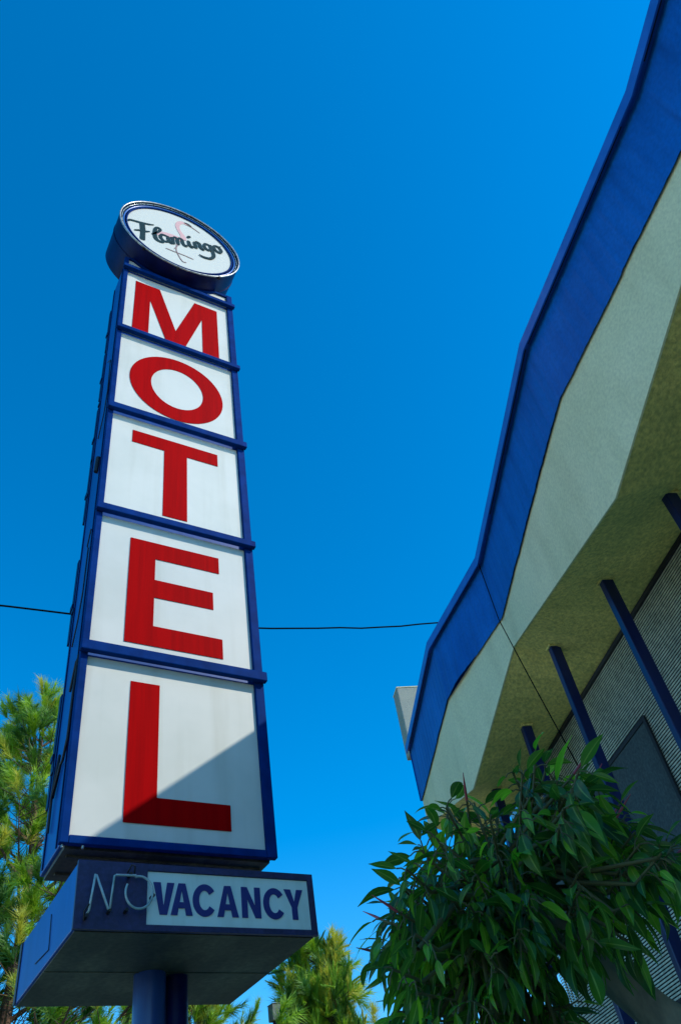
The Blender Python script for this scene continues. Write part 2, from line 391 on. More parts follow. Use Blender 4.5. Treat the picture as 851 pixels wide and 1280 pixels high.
# ---- round sign on top
cx, cz = DC; y0, y1 = 3.81, 4.32
def disc(g, y, r0, r1, mi=0, n=96, y2=None):
    y2 = y if y2 is None else y2
    vs = []
    for k in range(n):
        a = 2*pi*k/n; vs += [(cx+r0*cos(a), y, cz+r0*sin(a)), (cx+r1*cos(a), y2, cz+r1*sin(a))]
    g.add(vs, [(2*k, 2*k+1, (2*k+3) % (2*n), (2*k+2) % (2*n)) for k in range(n)], mi, True)
g = MB()
disc(g, y0, DR, DR, y2=y1)                   # drum wall
disc(g, y1, .001, DR)                        # back
disc(g, y0, DR*.985, DR)
disc(g, y0, DR*.985, DR*.985, y2=y0+.05); disc(g, y0+.05, .3, DR*.985)
disc(g, y0+.20, DR, DR+.006); disc(g, y0+.20, DR+.006, DR+.006, y2=y0+.212); disc(g, y0+.212, DR+.006, DR)
drum = g.build('round_sign', M['navy'], sign, label='dark blue drum with an oval of rings and the script name')
def torus(g, R, y, r, seg=8, n=96, a0=0, a1=2*pi, jit=0):
    rr = random.Random(3)
    pts = [(cx+(R+rr.uniform(-jit, jit))*cos(a0+(a1-a0)*k/n), y+rr.uniform(-jit, jit), cz+(R+rr.uniform(-jit, jit))*sin(a0+(a1-a0)*k/n)) for k in range(n+1)]
    g.tube(pts, r, seg, caps=(a1-a0 < 6.2))
g = MB(); torus(g, DR*.995, y0-.004, .009); g.build('outer_rim', M['rim'], drum)
g = MB(); torus(g, DR*.93, y0+.028, .012); g.build('blue_ring', M['rimblue'], drum)
g = MB(); torus(g, DR*.885, y0+.022, .010); g.build('inner_ring', M['trim'], drum)
g = MB(); torus(g, DR*.963, y0+.012, .006, 6, 80, -0.35, 5.75, .003); g.build('border_neon_tube', M['neon'], drum)
g = MB()
for k in range(40):
    a = 2*pi*k/40+.05; R = DR*.965
    g.tube([(cx+R*cos(a), y0+.045, cz+R*sin(a)), (cx+R*cos(a), y0+.004, cz+R*sin(a))], .007, 5)
    if k % 3 == 0:
        b = a+.06; g.tube([(cx+R*cos(a), y0+.02, cz+R*sin(a)), (cx+R*cos(b), y0+.026, cz+R*sin(b))], .010, 5)
build_split(g, 'tube_support', M['black'], drum)
g = MB(); disc(g, y0+.03, .001, DR*.875); disc(g, y0+.03, DR*.875, DR*.875, y2=y0+.049)
g.build('round_face', M['faceplate'], drum)
g = MB(); b_ = 4
for a in (-1.62, -2.2, -.9): g.box((cx+DR*1.003*cos(a)-.012, y0-.012, cz+DR*1.003*sin(a)-.02), (cx+DR*1.003*cos(a)+.012, y0+.02, cz+DR*1.003*sin(a)+.008))
build_split(g, 'rim_clip', M['black'], drum)
# script lettering and bird, brush strokes as thin plates
def catmull(P, n=10):
    P = [np.array(p, float) for p in P]
    if len(P) == 2: return [P[0]+(P[1]-P[0])*t for t in np.linspace(0, 1, n)]
    Q = [2*P[0]-P[1]] + P + [2*P[-1]-P[-2]]; out = []
    for i in range(1, len(Q)-2):
        for t in np.linspace(0, 1, n, endpoint=False):
            a, b, c, d = Q[i-1:i+3]
            out.append(.5*((2*b)+(c-a)*t+(2*a-5*b+4*c-d)*t*t+(3*b-3*c+d-a)*t**3))
    out.append(P[-1]); return out
def stroke(g, pts, yf, tf, thick=.003, n=8, ws=1.0):
    """pts (s,t,halfwidth); tf maps to (x,z)"""
    L = catmull(pts, n); m = len(L)
    le = []; ri = []
    for i, p in enumerate(L):
        d = L[min(i+1, m-1)][:2]-L[max(i-1, 0)][:2]; d = d/(np.linalg.norm(d)+1e-9); nn = np.array([-d[1], d[0]])
        w = max(p[2], .002)*ws
        if i in (0, m-1): w *= .55
        le.append(tf(*(p[:2]+nn*w))); ri.append(tf(*(p[:2]-nn*w)))
    # rounded ends
    for i in range(m-1):
        q = [le[i], le[i+1], ri[i+1], ri[i]]
        g.add([(x, yf, zz) for x, zz in q], [(0, 1, 2, 3)])
        g.add([(le[i][0], yf, le[i][1]), (le[i+1][0], yf, le[i+1][1]), (le[i+1][0], yf+thick, le[i+1][1]), (le[i][0], yf+thick, le[i][1])], [(0, 1, 2, 3)])
        g.add([(ri[i][0], yf, ri[i][1]), (ri[i+1][0], yf, ri[i+1][1]), (ri[i+1][0], yf+thick, ri[i+1][1]), (ri[i][0], yf+thick, ri[i][1])], [(0, 1, 2, 3)])
ca, sa = cos(radians(23)), sin(radians(23))
def tfs(s, t): x = s*ca-t*sa; y = s*sa+t*ca; return (cx+x*DR, cz+y*DR)
def tfn(x, y): return (cx+x*DR, cz+y*DR)
YS = y0+.018
S = [
 [(-.81, .275, .012), (-.76, .325, .03), (-.62, .315, .034), (-.46, .31, .03), (-.34, .33, .012)],      # F top
 [(-.565, .29, .055), (-.62, .12, .055), (-.68, -.04, .05), (-.755, -.22, .055)],                       # F stem
 [(-.80, .03, .015), (-.70, .055, .028), (-.60, .06, .028), (-.51, .085, .014)],                        # F mid
 [(-.50, .02, .02), (-.38, .10, .026), (-.275, .215, .028), (-.30, .265, .028), (-.37, .20, .034), (-.45, .02, .04), (-.47, -.12, .042), (-.40, -.165, .034), (-.33, -.11, .02)],  # l
 [(-.215, .05, .022), (-.30, .07, .028), (-.365, -.02, .034), (-.34, -.12, .032), (-.26, -.10, .026), (-.215, .03, .03)],  # a bowl
 [(-.20, .06, .03), (-.235, -.05, .036), (-.225, -.14, .034), (-.16, -.11, .018)],                      # a stem
 [(-.135, .055, .03), (-.155, -.04, .034), (-.19, -.155, .034)],                                        # m
 [(-.165, -.04, .016), (-.09, .06, .026), (-.05, .04, .034), (-.075, -.06, .034), (-.10, -.15, .03)],
 [(-.07, -.03, .016), (.00, .06, .026), (.04, .04, .034), (.015, -.07, .034), (.03, -.145, .03), (.09, -.10, .016)],
 [(.165, .05, .03), (.14, -.06, .036), (.145, -.14, .032), (.20, -.10, .016)],                          # i
 [(.185, .145, .02), (.24, .185, .03), (.27, .19, .014)],                                               # i dot
 [(.275, .05, .03), (.255, -.04, .034), (.225, -.15, .034)],                                            # n
 [(.245, -.04, .016), (.315, .06, .026), (.36, .03, .034), (.335, -.08, .034), (.355, -.145, .028), (.40, -.10, .016)],
 [(.565, .045, .022), (.49, .06, .028), (.43, -.03, .032), (.46, -.12, .030), (.53, -.08, .026), (.565, .03, .028)],   # g bowl
 [(.585, .06, .03), (.555, -.08, .034), (.50, -.28, .034), (.38, -.385, .03), (.26, -.375, .026), (.20, -.325, .014)], # g tail
 [(.70, .07, .024), (.64, .03, .030), (.625, -.07, .034), (.68, -.13, .030), (.745, -.06, .03), (.74, .04, .028), (.69, .075, .02)],  # o
 [(.74, .05, .016), (.80, .07, .010)],
]
g = MB()
for k, st in enumerate(S): stroke(g, st, y0+.0245-.0004*k, tfs, ws=(.80 if k < 3 else .88))
g.build('script_lettering', M['script'], drum)
g = MB()
YP = y0+.0262
B = [[(.12, .675, .02), (.04, .70, .035), (-.03, .62, .04), (-.055, .48, .036), (-.02, .33, .034), (.04, .20, .045), (.05, .08, .055)],
     [(.06, .06, .04), (-.06, .04, .07), (-.20, .03, .06), (-.33, -.02, .045), (-.41, -.14, .02)]]
for k, st in enumerate(B): stroke(g, st, YP-.0005*k, tfn)
g.build('wading_bird', M['pink'], drum)
g = MB()
for k, st in enumerate([[(.10, .685, .014), (.20, .66, .012), (.34, .575, .005)],
                        [(-.05, -.02, .009), (-.065, -.28, .007), (-.055, -.44, .007), (.03, -.66, .007), (.10, -.665, .007)],
                        [(-.04, -.20, .007), (-.10, -.36, .006)],
                        [(-.24, -.46, .006), (-.05, -.455, .006), (.08, -.45, .006), (.22, -.46, .006)]]):
    stroke(g, st, YP-.001-.0005*k, tfn)
build_split(g, 'bird_outline', M['thinline'], drum)
g = MB(); stroke(g, [(.06, .715, .012), (.13, .715, .02), (.19, .675, .008)], YP-.004, tfn); g.build('bird_head_mark', M['black'], drum)

# ---- vacancy box (further forward than the cabinet)
BX0, BX1, BY0, BY1, BZ0, BZ1 = .875, 2.047, 3.625, 4.70, z(1.277), z(1.560)
g = MB(); g.box((BX0, BY0+.02, BZ0), (BX1, BY1, BZ1))
vb = g.build('vacancy_box', M['cab'], sign, bevel=.004)
g = MB(); g.box((BX0+.012, BY0+.03, BZ0-.006), (BX1-.012, BY1-.012, BZ0-.001))
for yy in (4.16,): g.box((BX0+.012, yy, BZ0-.009), (BX1-.012, yy+.006, BZ0-.006))
g.build('box_underside', M['under'], vb)
VX0, VX1, VZ0, VZ1 = 1.190, 2.022, z(1.298), z(1.534)
g = MB()                                       # front frame round the lit panel
g.box((BX0-.004, BY0, BZ0-.004), (VX0, BY0+.019, BZ1+.004))
g.box((VX1, BY0, BZ0-.004), (BX1+.004, BY0+.019, BZ1+.004))
g.box((VX0, BY0, VZ1), (VX1, BY0+.019, BZ1+.004)); g.box((VX0, BY0, BZ0-.004), (VX1, BY0+.019, VZ0))
g.build('front_plate', M['boxblue'], vb)
g = MB(); g.box((VX0+.002, BY0+.008, VZ0+.002), (VX1-.002, BY0+.018, VZ1-.002)); g.build('vacancy_panel', M['vpanel'], vb)
g = MB()
ZA, ZC = z(1.344), z(1.485); hh = ZC-ZA; w = .030
def glyph(ch, x, wd):
    y = lambda t: ZA+t*hh
    if ch == 'V': return [[(x, y(1)), (x+w*1.15, y(1)), (x+wd/2, y(.26)), (x+wd-w*1.15, y(1)), (x+wd, y(1)), (x+wd/2+w*.58, y(0)), (x+wd/2-w*.58, y(0))]]
    if ch == 'A':
        return [[(x, y(0)), (x+w*1.05, y(0)), (x+wd/2, y(.80)), (x+wd/2, y(1)), (x+wd/2-w*.55, y(1))],
                [(x+wd, y(0)), (x+wd/2+w*.55, y(1)), (x+wd/2, y(1)), (x+wd/2, y(.80)), (x+wd-w*1.05, y(0))],
                [(x+wd*.30, y(.22)), (x+wd*.70, y(.22)), (x+wd*.66, y(.40)), (x+wd*.34, y(.40))]]
    if ch == 'C': return ring(x+wd/2+.003, (ZA+ZC)/2, wd/2+.003, wd/2-w+.002, 36, radians(36), radians(324), hh/2*1.03, hh/2*1.03-w*.95)
    if ch == 'N': return [rect(x, y(0), x+w, y(1)), rect(x+wd-w, y(0), x+wd, y(1)), [(x+w, y(.62)), (x+wd-w, y(0)), (x+wd-w, y(.38)), (x+w, y(1))]]
    if ch == 'Y': return [[(x, y(1)), (x+wd/2-w/2, y(.40)), (x+wd/2-w/2, y(0)), (x+wd/2+w/2, y(0)), (x+wd/2+w/2, y(.40)), (x+wd, y(1)), (x+wd-w*1.15, y(1)), (x+wd/2, y(.58)), (x+w*1.15, y(1))]]
for k, (ch, x, wd) in enumerate([('V', 1.220, .100), ('A', 1.304, .105), ('C', 1.410, .112), ('A', 1.531, .107), ('N', 1.656, .099), ('C', 1.770, .112), ('Y', 1.886, .103)]):
    for q, poly in enumerate(glyph(ch, x, wd)): g.prism(poly, BY0+.0035-.0008*(q if ch == 'A' else 0), BY0+.0078)
g.build('vacancy_lettering', M['vblue'], vb)
g = MB(); yn = BY0-.035
nz = lambda h: z(h)
g.tube([(.918, yn+.03, nz(1.318)), (.925, yn, nz(1.335)), (.941, yn, nz(1.488)), (.946, yn, nz(1.485)), (1.008, yn, nz(1.342)), (1.014, yn, nz(1.345)), (1.026, yn, nz(1.486)), (1.034, yn, nz(1.490)), (1.11, yn, nz(1.492)), (1.125, yn, nz(1.493))], .0055, 8)
pts = [(1.142+.062*cos(a), yn, nz(1.420)+.070*sin(a)) for a in np.linspace(radians(110), radians(110-318), 34)]
g.tube(pts, .0055, 8)
g.build('neon_tube', M['neon'], vb, label='unlit glass tube bent into the word NO')
g = MB()
for x, h in ((.917, 1.315), (1.10, 1.50), (1.207, 1.41), (1.09, 1.345), (1.015, 1.34)):
    g.tube([(x, yn+.034, nz(h)), (x, yn-.004, nz(h))], .008, 7)
g.tube([(1.09, yn+.02, nz(1.51)), (1.10, yn-.01, nz(1.535)), (1.115, yn-.01, nz(1.53)), (1.12, yn+.01, nz(1.505))], .004, 6)
g.tube([(.912, yn+.02, nz(1.30)), (.905, yn, nz(1.33)), (.922, yn-.005, nz(1.36))], .004, 6)
build_split(g, 'tube_clip', M['black'], vb)
g = MB()
xx = BX0-.003
g.tube([(xx, 4.064, z(1.487)), (xx, 4.04, z(1.325)), (xx, 4.299, z(1.346))], .0022, 5)
g.box((BX0-.006, 4.66, BZ0), (BX0, 4.70, BZ1)); build_split(g, 'side_hatch_seam', M['black'], vb)
# poles
g = MB(); g.tube([(1.405, 4.20, -.02), (1.405, 4.20, BZ0+.01)], .078, 32); g.build('steel_pole', M['pole'], sign)
g = MB(); g.tube([(1.405, 4.20, BZ1-.01), (1.405, 4.20, ZB+.03)], .078, 32); g.build('pole_neck', M['under'], sign)
g = MB(); g.tube([(1.552, 4.235, -.02), (1.552, 4.235, BZ0+.01)], .060, 28); g.build('steel_pole', M['navy'], sign)  # darker navy paint puts the right pipe's shade into its colour
g = MB(); g.tube([(1.72, 4.235, BZ1-.01), (1.72, 4.235, ZB+.03)], .03, 14); g.build('conduit', M['black'], sign)
g = MB(); g.box((1.15, 3.95, -.01), (1.80, 4.5, .12)); g.build('concrete_footing', M['paving'], sign, bevel=.02)

# ================================================================== MOTEL BUILDING
H = 4.343
nv = Vector((.935, -.355, 0)).normalized(); uv_ = Vector((.355, .935, 0)).normalized()
def W(n, u, h): p = nv*n + uv_*u; return (p.x, p.y, z(h))
def nu(x, y): return (x*nv.x+y*nv.y, x*uv_.x+y*uv_.y)
# zigzag roof edge in plan: (x, y, bottom height of the fascia)
KP = [(3.056, 1.675, .650*H), (4.041, 3.578, .784*H), (4.309, 4.766, .655*H), (5.173, 6.552, .786*H)]
EDGE = [(*nu(x, y), h) for x, y, h in KP]
EDGE = [(nu(2.609, .154)[0], nu(2.609, .154)[1], .784*H)] + EDGE
EDGE = [(nu(2.165, -.52)[0]-.03, -1.25, .655*H)] + EDGE
EDGE = [(EDGE[0][0]+.22, -3.3, .784*H)] + EDGE
EDGE = [(EDGE[1][0], -4.7, .655*H)] + EDGE
NE = len(EDGE)
bld = empty('motel_building', W(4, 3, -EYE), 'motel building with zigzag overhanging roof, blue metal edge over pale stucco', 'building')
BW = .850*H
def offs(off):                                  # edge path moved by off (towards +n)
    return [(a+off, b, c) for a, b, c in EDGE]
g = MB()
A = offs(0); Bk = offs(.012)
for i in range(NE-1):
    a0, a1, b0, b1 = A[i], A[i+1], Bk[i], Bk[i+1]
    T = BW+.02
    g.add([W(a0[0], a0[1], a0[2]), W(a1[0], a1[1], a1[2]), W(a1[0], a1[1], T), W(a0[0], a0[1], T)], [(0, 1, 2, 3)])
    g.add([W(b0[0], b0[1], a0[2]), W(b1[0], b1[1], a1[2]), W(b1[0], b1[1], T), W(b0[0], b0[1], T)], [(3, 2, 1, 0)])
    g.add([W(a0[0], a0[1], a0[2]), W(a1[0], a1[1], a1[2]), W(b1[0], b1[1], a1[2]), W(b0[0], b0[1], a0[2])], [(0, 3, 2, 1)])
    g.add([W(a0[0], a0[1], T), W(a1[0], a1[1], T), W(b1[0], b1[1], T), W(b0[0], b0[1], T)], [(0, 1, 2, 3)])
e = A[-1]; g.add([W(e[0], e[1], e[2]), W(e[0]+.012, e[1], e[2]), W(e[0]+.012, e[1], T), W(e[0], e[1], T)], [(0, 1, 2, 3)])
g.build('fascia', M['stucco'], bld)
# ribbed blue metal band above it
def seg_path(off, step):
    out = []
    for i in range(NE-1):
        a, b = EDGE[i], EDGE[i+1]; L = hypot(b[0]-a[0], b[1]-a[1]); k = max(1, int(L/step))
        d = ((b[0]-a[0])/L, (b[1]-a[1])/L); nn = (-abs(d[1]), d[0]*(1 if d[1] > 0 else -1))
        for j in range(k):
            t = j/k; out.append((a[0]+(b[0]-a[0])*t, a[1]+(b[1]-a[1])*t, nn, j, k))
    out.append((EDGE[-1][0], EDGE[-1][1], nn, 0, 1)); return out
g = MB(); SP = seg_path(0, .03); rr = random.Random(5); prev = None
cyc = [0, 0, 0, .0025]
wob = 0
for i, (n_, u_, nn, j, k) in enumerate(SP):
    d = .016 + cyc[j % 4]
    if j == 0: wob = 0
    wob = .008*sin(u_*2.3)+.004*sin(u_*9)
    lift = .03*math.exp(-((u_-EDGE[-2][1]+.35)/.25)**2)          # the sheet has sprung loose here
    bot = BW + wob*.6 + (.006 if (j//6) % 5 == 3 else 0)
    P = [(n_+nn[0]*d*1.0, u_+nn[1]*d, H-.055), (n_+nn[0]*(d+lift), u_+nn[1]*(d+lift), bot), (n_+nn[0]*.001+.002, u_, H-.055), (n_+.002, u_, BW+.021)]
    cur = [W(P[0][0], P[0][1], P[0][2]), W(P[1][0], P[1][1], P[1][2])]
    if prev: g.add([prev[1], cur[1], cur[0], prev[0]], [(0, 1, 2, 3)])
    prev = cur
# backing wall of the band
for i in range(NE-1):
    a0, a1, b0, b1 = offs(.012)[i], offs(.012)[i+1], offs(.15)[i], offs(.15)[i+1]
    g.add([W(a0[0], a0[1], BW+.021), W(a1[0], a1[1], BW+.021), W(a1[0], a1[1], H-.05), W(a0[0], a0[1], H-.05)], [(0, 1, 2, 3)])
    g.add([W(b0[0], b0[1], BW+.021), W(b1[0], b1[1], BW+.021), W(b1[0], b1[1], H-.05), W(b0[0], b0[1], H-.05)], [(0, 1, 2, 3)])
e = EDGE[-1]; g.add([W(e[0]-.028, e[1], BW), W(e[0]+.15, e[1]+.004, BW), W(e[0]+.15, e[1]+.004, H-.05), W(e[0]-.028, e[1], H-.05)], [(0, 1, 2, 3)])
g.build('metal_band', M['metalblue'], bld)
# flashing cap, and a near-black strip painting the shadow line beneath it
g = MB()
def strip(g, off0, off1, h0, h1, i, s0=0, s1=1):
    a, b = EDGE[i], EDGE[i+1]
    L = lambda t, o: (a[0]+(b[0]-a[0])*t-o, a[1]+(b[1]-a[1])*t)
    q = [L(s0, off0), L(s1, off0), L(s1, off1), L(s0, off1)]
    vs = [W(n_, u_, h) for h in (h0, h1) for n_, u_ in q]
    g.add(vs, [(0, 3, 2, 1), (4, 5, 6, 7), (0, 1, 5, 4), (1, 2, 6, 5), (2, 3, 7, 6), (3, 0, 4, 7)])
for i in range(NE-1): strip(g, -.18, .055, H-.055, H, i)
for i in range(NE-1): strip(g, .0555, .066, H-.085, H-.001, i)
g.build('roof_flashing', M['capblue'], bld)
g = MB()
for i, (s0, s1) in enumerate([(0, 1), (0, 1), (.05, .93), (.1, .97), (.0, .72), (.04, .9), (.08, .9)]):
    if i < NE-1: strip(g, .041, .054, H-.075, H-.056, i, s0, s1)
g.build('flashing_shadow_strip', M['dark'], bld)
# folded soffit
WN = .99*.72*H; WH = .72*H
g = MB(); ed = offs(.011)
WU = [e[1] for e in EDGE]
for i in range(NE-1):
    a, b = ed[i], ed[i+1]; K = 6
    for j in range(K):
        t0, t1 = j/K, (j+1)/K
        pa = [a[k]+(b[k]-a[k])*t0 for k in range(3)]; pb = [a[k]+(b[k]-a[k])*t1 for k in range(3)]
        n1 = 5
        for q in range(n1):
            s0, s1 = q/n1, (q+1)/n1
            def S_(p, s): return W(p[0]+(WN-p[0])*s, p[1], p[2]+.004+(WH-p[2]-.004)*s)
            g.add([S_(pa, s0), S_(pb, s0), S_(pb, s1), S_(pa, s1)], [(0, 1, 2, 3)], 0, True)
UE = EDGE[-1][1]; US = EDGE[0][1]
g.build('soffit', M['soffit'], bld)
# roof deck, hidden back of the building
g = MB()
for i in range(NE-1):
    a, b = EDGE[i], EDGE[i+1]
    g.add([W(a[0]+.14, a[1], H-.12), W(b[0]+.14, b[1], H-.12), W(9, b[1], H-.12), W(9, a[1], H-.12)], [(0, 1, 2, 3)])
g.build('roof_deck', M['roofm'], bld)
UW = 7.15
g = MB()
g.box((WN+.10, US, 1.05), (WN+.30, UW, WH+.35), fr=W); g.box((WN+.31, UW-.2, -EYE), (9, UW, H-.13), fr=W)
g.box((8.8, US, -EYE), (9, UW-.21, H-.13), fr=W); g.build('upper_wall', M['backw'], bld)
g = MB(); g.box((WN+.10, US, -EYE), (WN+.30, UW, .74), fr=W); g.build('lower_wall', M['lower'], bld)
g = MB(); g.box((WN-.02, US, .745), (WN+.32, UW, 1.030), fr=W); g.build('floor_band', M['stucco'], bld, bevel=.005)
g = MB(); g.box((WN-.022, US, WH-.032), (WN-.004, UE-.02, WH-.002), fr=W)
g.box((WN-.03, US, 1.032), (WN+.02, UW, 1.062), fr=W); g.build('screen_trim', M['dark'], bld)
# louvre screen, fine horizontal slats
g = MB(); hh_ = 1.075
while hh_ < WH-.035:
    y_ = hh_
    vs = [W(n_, u_, q) for u_ in (US, UW) for n_, q in ((WN-.002, y_), (WN+.022, y_+.012), (WN+.022, y_+.018), (WN-.002, y_+.006))]
    vs = [W(n_, u_, q) for u_ in (US, UW) for n_, q in ((WN, y_), (WN+.004, y_), (WN+.010, y_+.011), (WN+.003, y_+.0125))]
    g.add(vs, [(0, 3, 2, 1), (4, 5, 6, 7), (0, 1, 5, 4), (1, 2, 6, 5), (2, 3, 7, 6), (3, 0, 4, 7)])
    hh_ += .0205
g.build('louvre_screen', M['slat'], bld)
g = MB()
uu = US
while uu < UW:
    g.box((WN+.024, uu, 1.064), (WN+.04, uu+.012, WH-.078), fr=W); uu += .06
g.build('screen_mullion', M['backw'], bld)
# dark mesh window in the screen
win = MB(); wu0, wu1, wh0, wh1 = 4.43, 6.9, 1.66, 2.545
win.box((WN-.020, wu0, wh0), (WN-.004, wu0+.03, wh1), fr=W); win.box((WN-.020, wu1-.03, wh0), (WN-.004, wu1, wh1), fr=W)
win.box((WN-.020, wu0+.031, wh1-.03), (WN-.004, wu1-.031, wh1), fr=W); win.box((WN-.020, wu0+.031, wh0), (WN-.004, wu1-.031, wh0+.03), fr=W)
win.box((WN-.018, 5.1, wh0+.031), (WN-.004, 5.13, wh1-.031), fr=W)
wf = win.build('window', M['dark'], bld)
g = MB(); g.box((WN-.012, wu0+.031, wh0+.031), (WN-.006, 5.099, wh1-.031), fr=W); g.box((WN-.012, 5.131, wh0+.031), (WN-.006, wu1-.031, wh1-.031), fr=W)
g.build('mesh_pane', M['insect'], wf)
# posts
def soff_h(n_, u_):
    for i in range(NE-1):
        a, b = ed[i], ed[i+1]
        if a[1] <= u_ <= b[1]:
            t = (u_-a[1])/(b[1]-a[1]); e_ = [a[k]+(b[k]-a[k])*t for k in range(3)]
            s = (n_-e_[0])/(WN-e_[0]); return e_[2]+(WH-e_[2])*s
    return WH
for n_, u_ in ((2.74, 2.80), (2.735, 3.678), (2.74, 4.616), (2.73, 5.48), (2.73, 6.45), (2.72, 1.85), (2.72, .95), (2.72, 0.05), (2.72, -.9)):
    top = soff_h(n_, u_)-.002
    g = MB(); g.box((n_-.04, u_-.027, -EYE), (n_+.04, u_+.027, top), fr=W)
    p = g.build('support_post', M['postm'], bld, bevel=.005)
    g = MB(); g.box((n_-.05, u_-.037, top-.006), (n_+.05, u_+.037, top+.012), fr=W); g.build('post_plate', M['soffit'], p)
# raised end parapet
g = MB()
e = EDGE[-1]; HP = 5.13*1.0
HP = H*5.13/4.343
g.box((e[0]-.01, UE+.006, H-.06), (e[0]+3.2, UE+.22, HP), fr=W)
g.build('end_parapet', M['wedge'], bld, bevel=.01)
g = MB(); g.box((e[0]-.014, UE+.002, HP+.002), (e[0]+3.22, UE+.224, HP+.012), fr=W); g.build('parapet_coping', M['stucco'], bld)

# ================================================================== CABLES
def onray(d, t): return (d[0]*t, d[1]*t, z(d[2]*t))
def raypx(px, py):
    v = M3 @ Vector((px-425.5, 640-py, -984.307)); return v.normalized()
g = MB()
D = 11.0; P = []
a = raypx(0, 757); b = raypx(545, 779)
pa = Vector((a.x, a.y, a.z))*(D/a.y); pb = Vector((b.x, b.y, b.z))*(D/b.y)
dv = (pb-pa)
for t in np.linspace(-2.2, 2.4, 80):
    p = pa+dv*t; sag = 1.15*((t-.5)**2-.25); wv = .012*sin(t*21)+.008*sin(t*47)
    P.append((p.x, p.y, z(p.z)+sag+wv))
g.tube(P, .017, 6); tag(g.build('overhead_wire', M['wire']), 'thin black overhead wire crossing the sky behind the tall sign', 'wire')
g = MB()
K3 = EDGE[5]
p0 = W(K3[0]-.05, K3[1], H-.03); p1 = W(K3[0]-.045, K3[1], .845*H)
# from the fold of the fascia down in a straight line under the soffit to the screen
r2 = raypx(718, 950); q = Vector(r2)*(2.15/(Vector(r2).dot(nv))); q = (q.x, q.y, z(q.z))
ends = [p0, p1]; P = [Vector(p1).lerp(Vector(q), t) + Vector((0, 0, -.03*sin(pi*t))) for t in np.linspace(0, 1, 12)]
g.tube([p0]+P+[Vector(q)+(Vector(q)-Vector(p1))*.55], .0042, 6)
tag(g.build('hanging_cable', M['wire']), 'thin dark cable from the roof fold down under the olive soffit', 'cable')

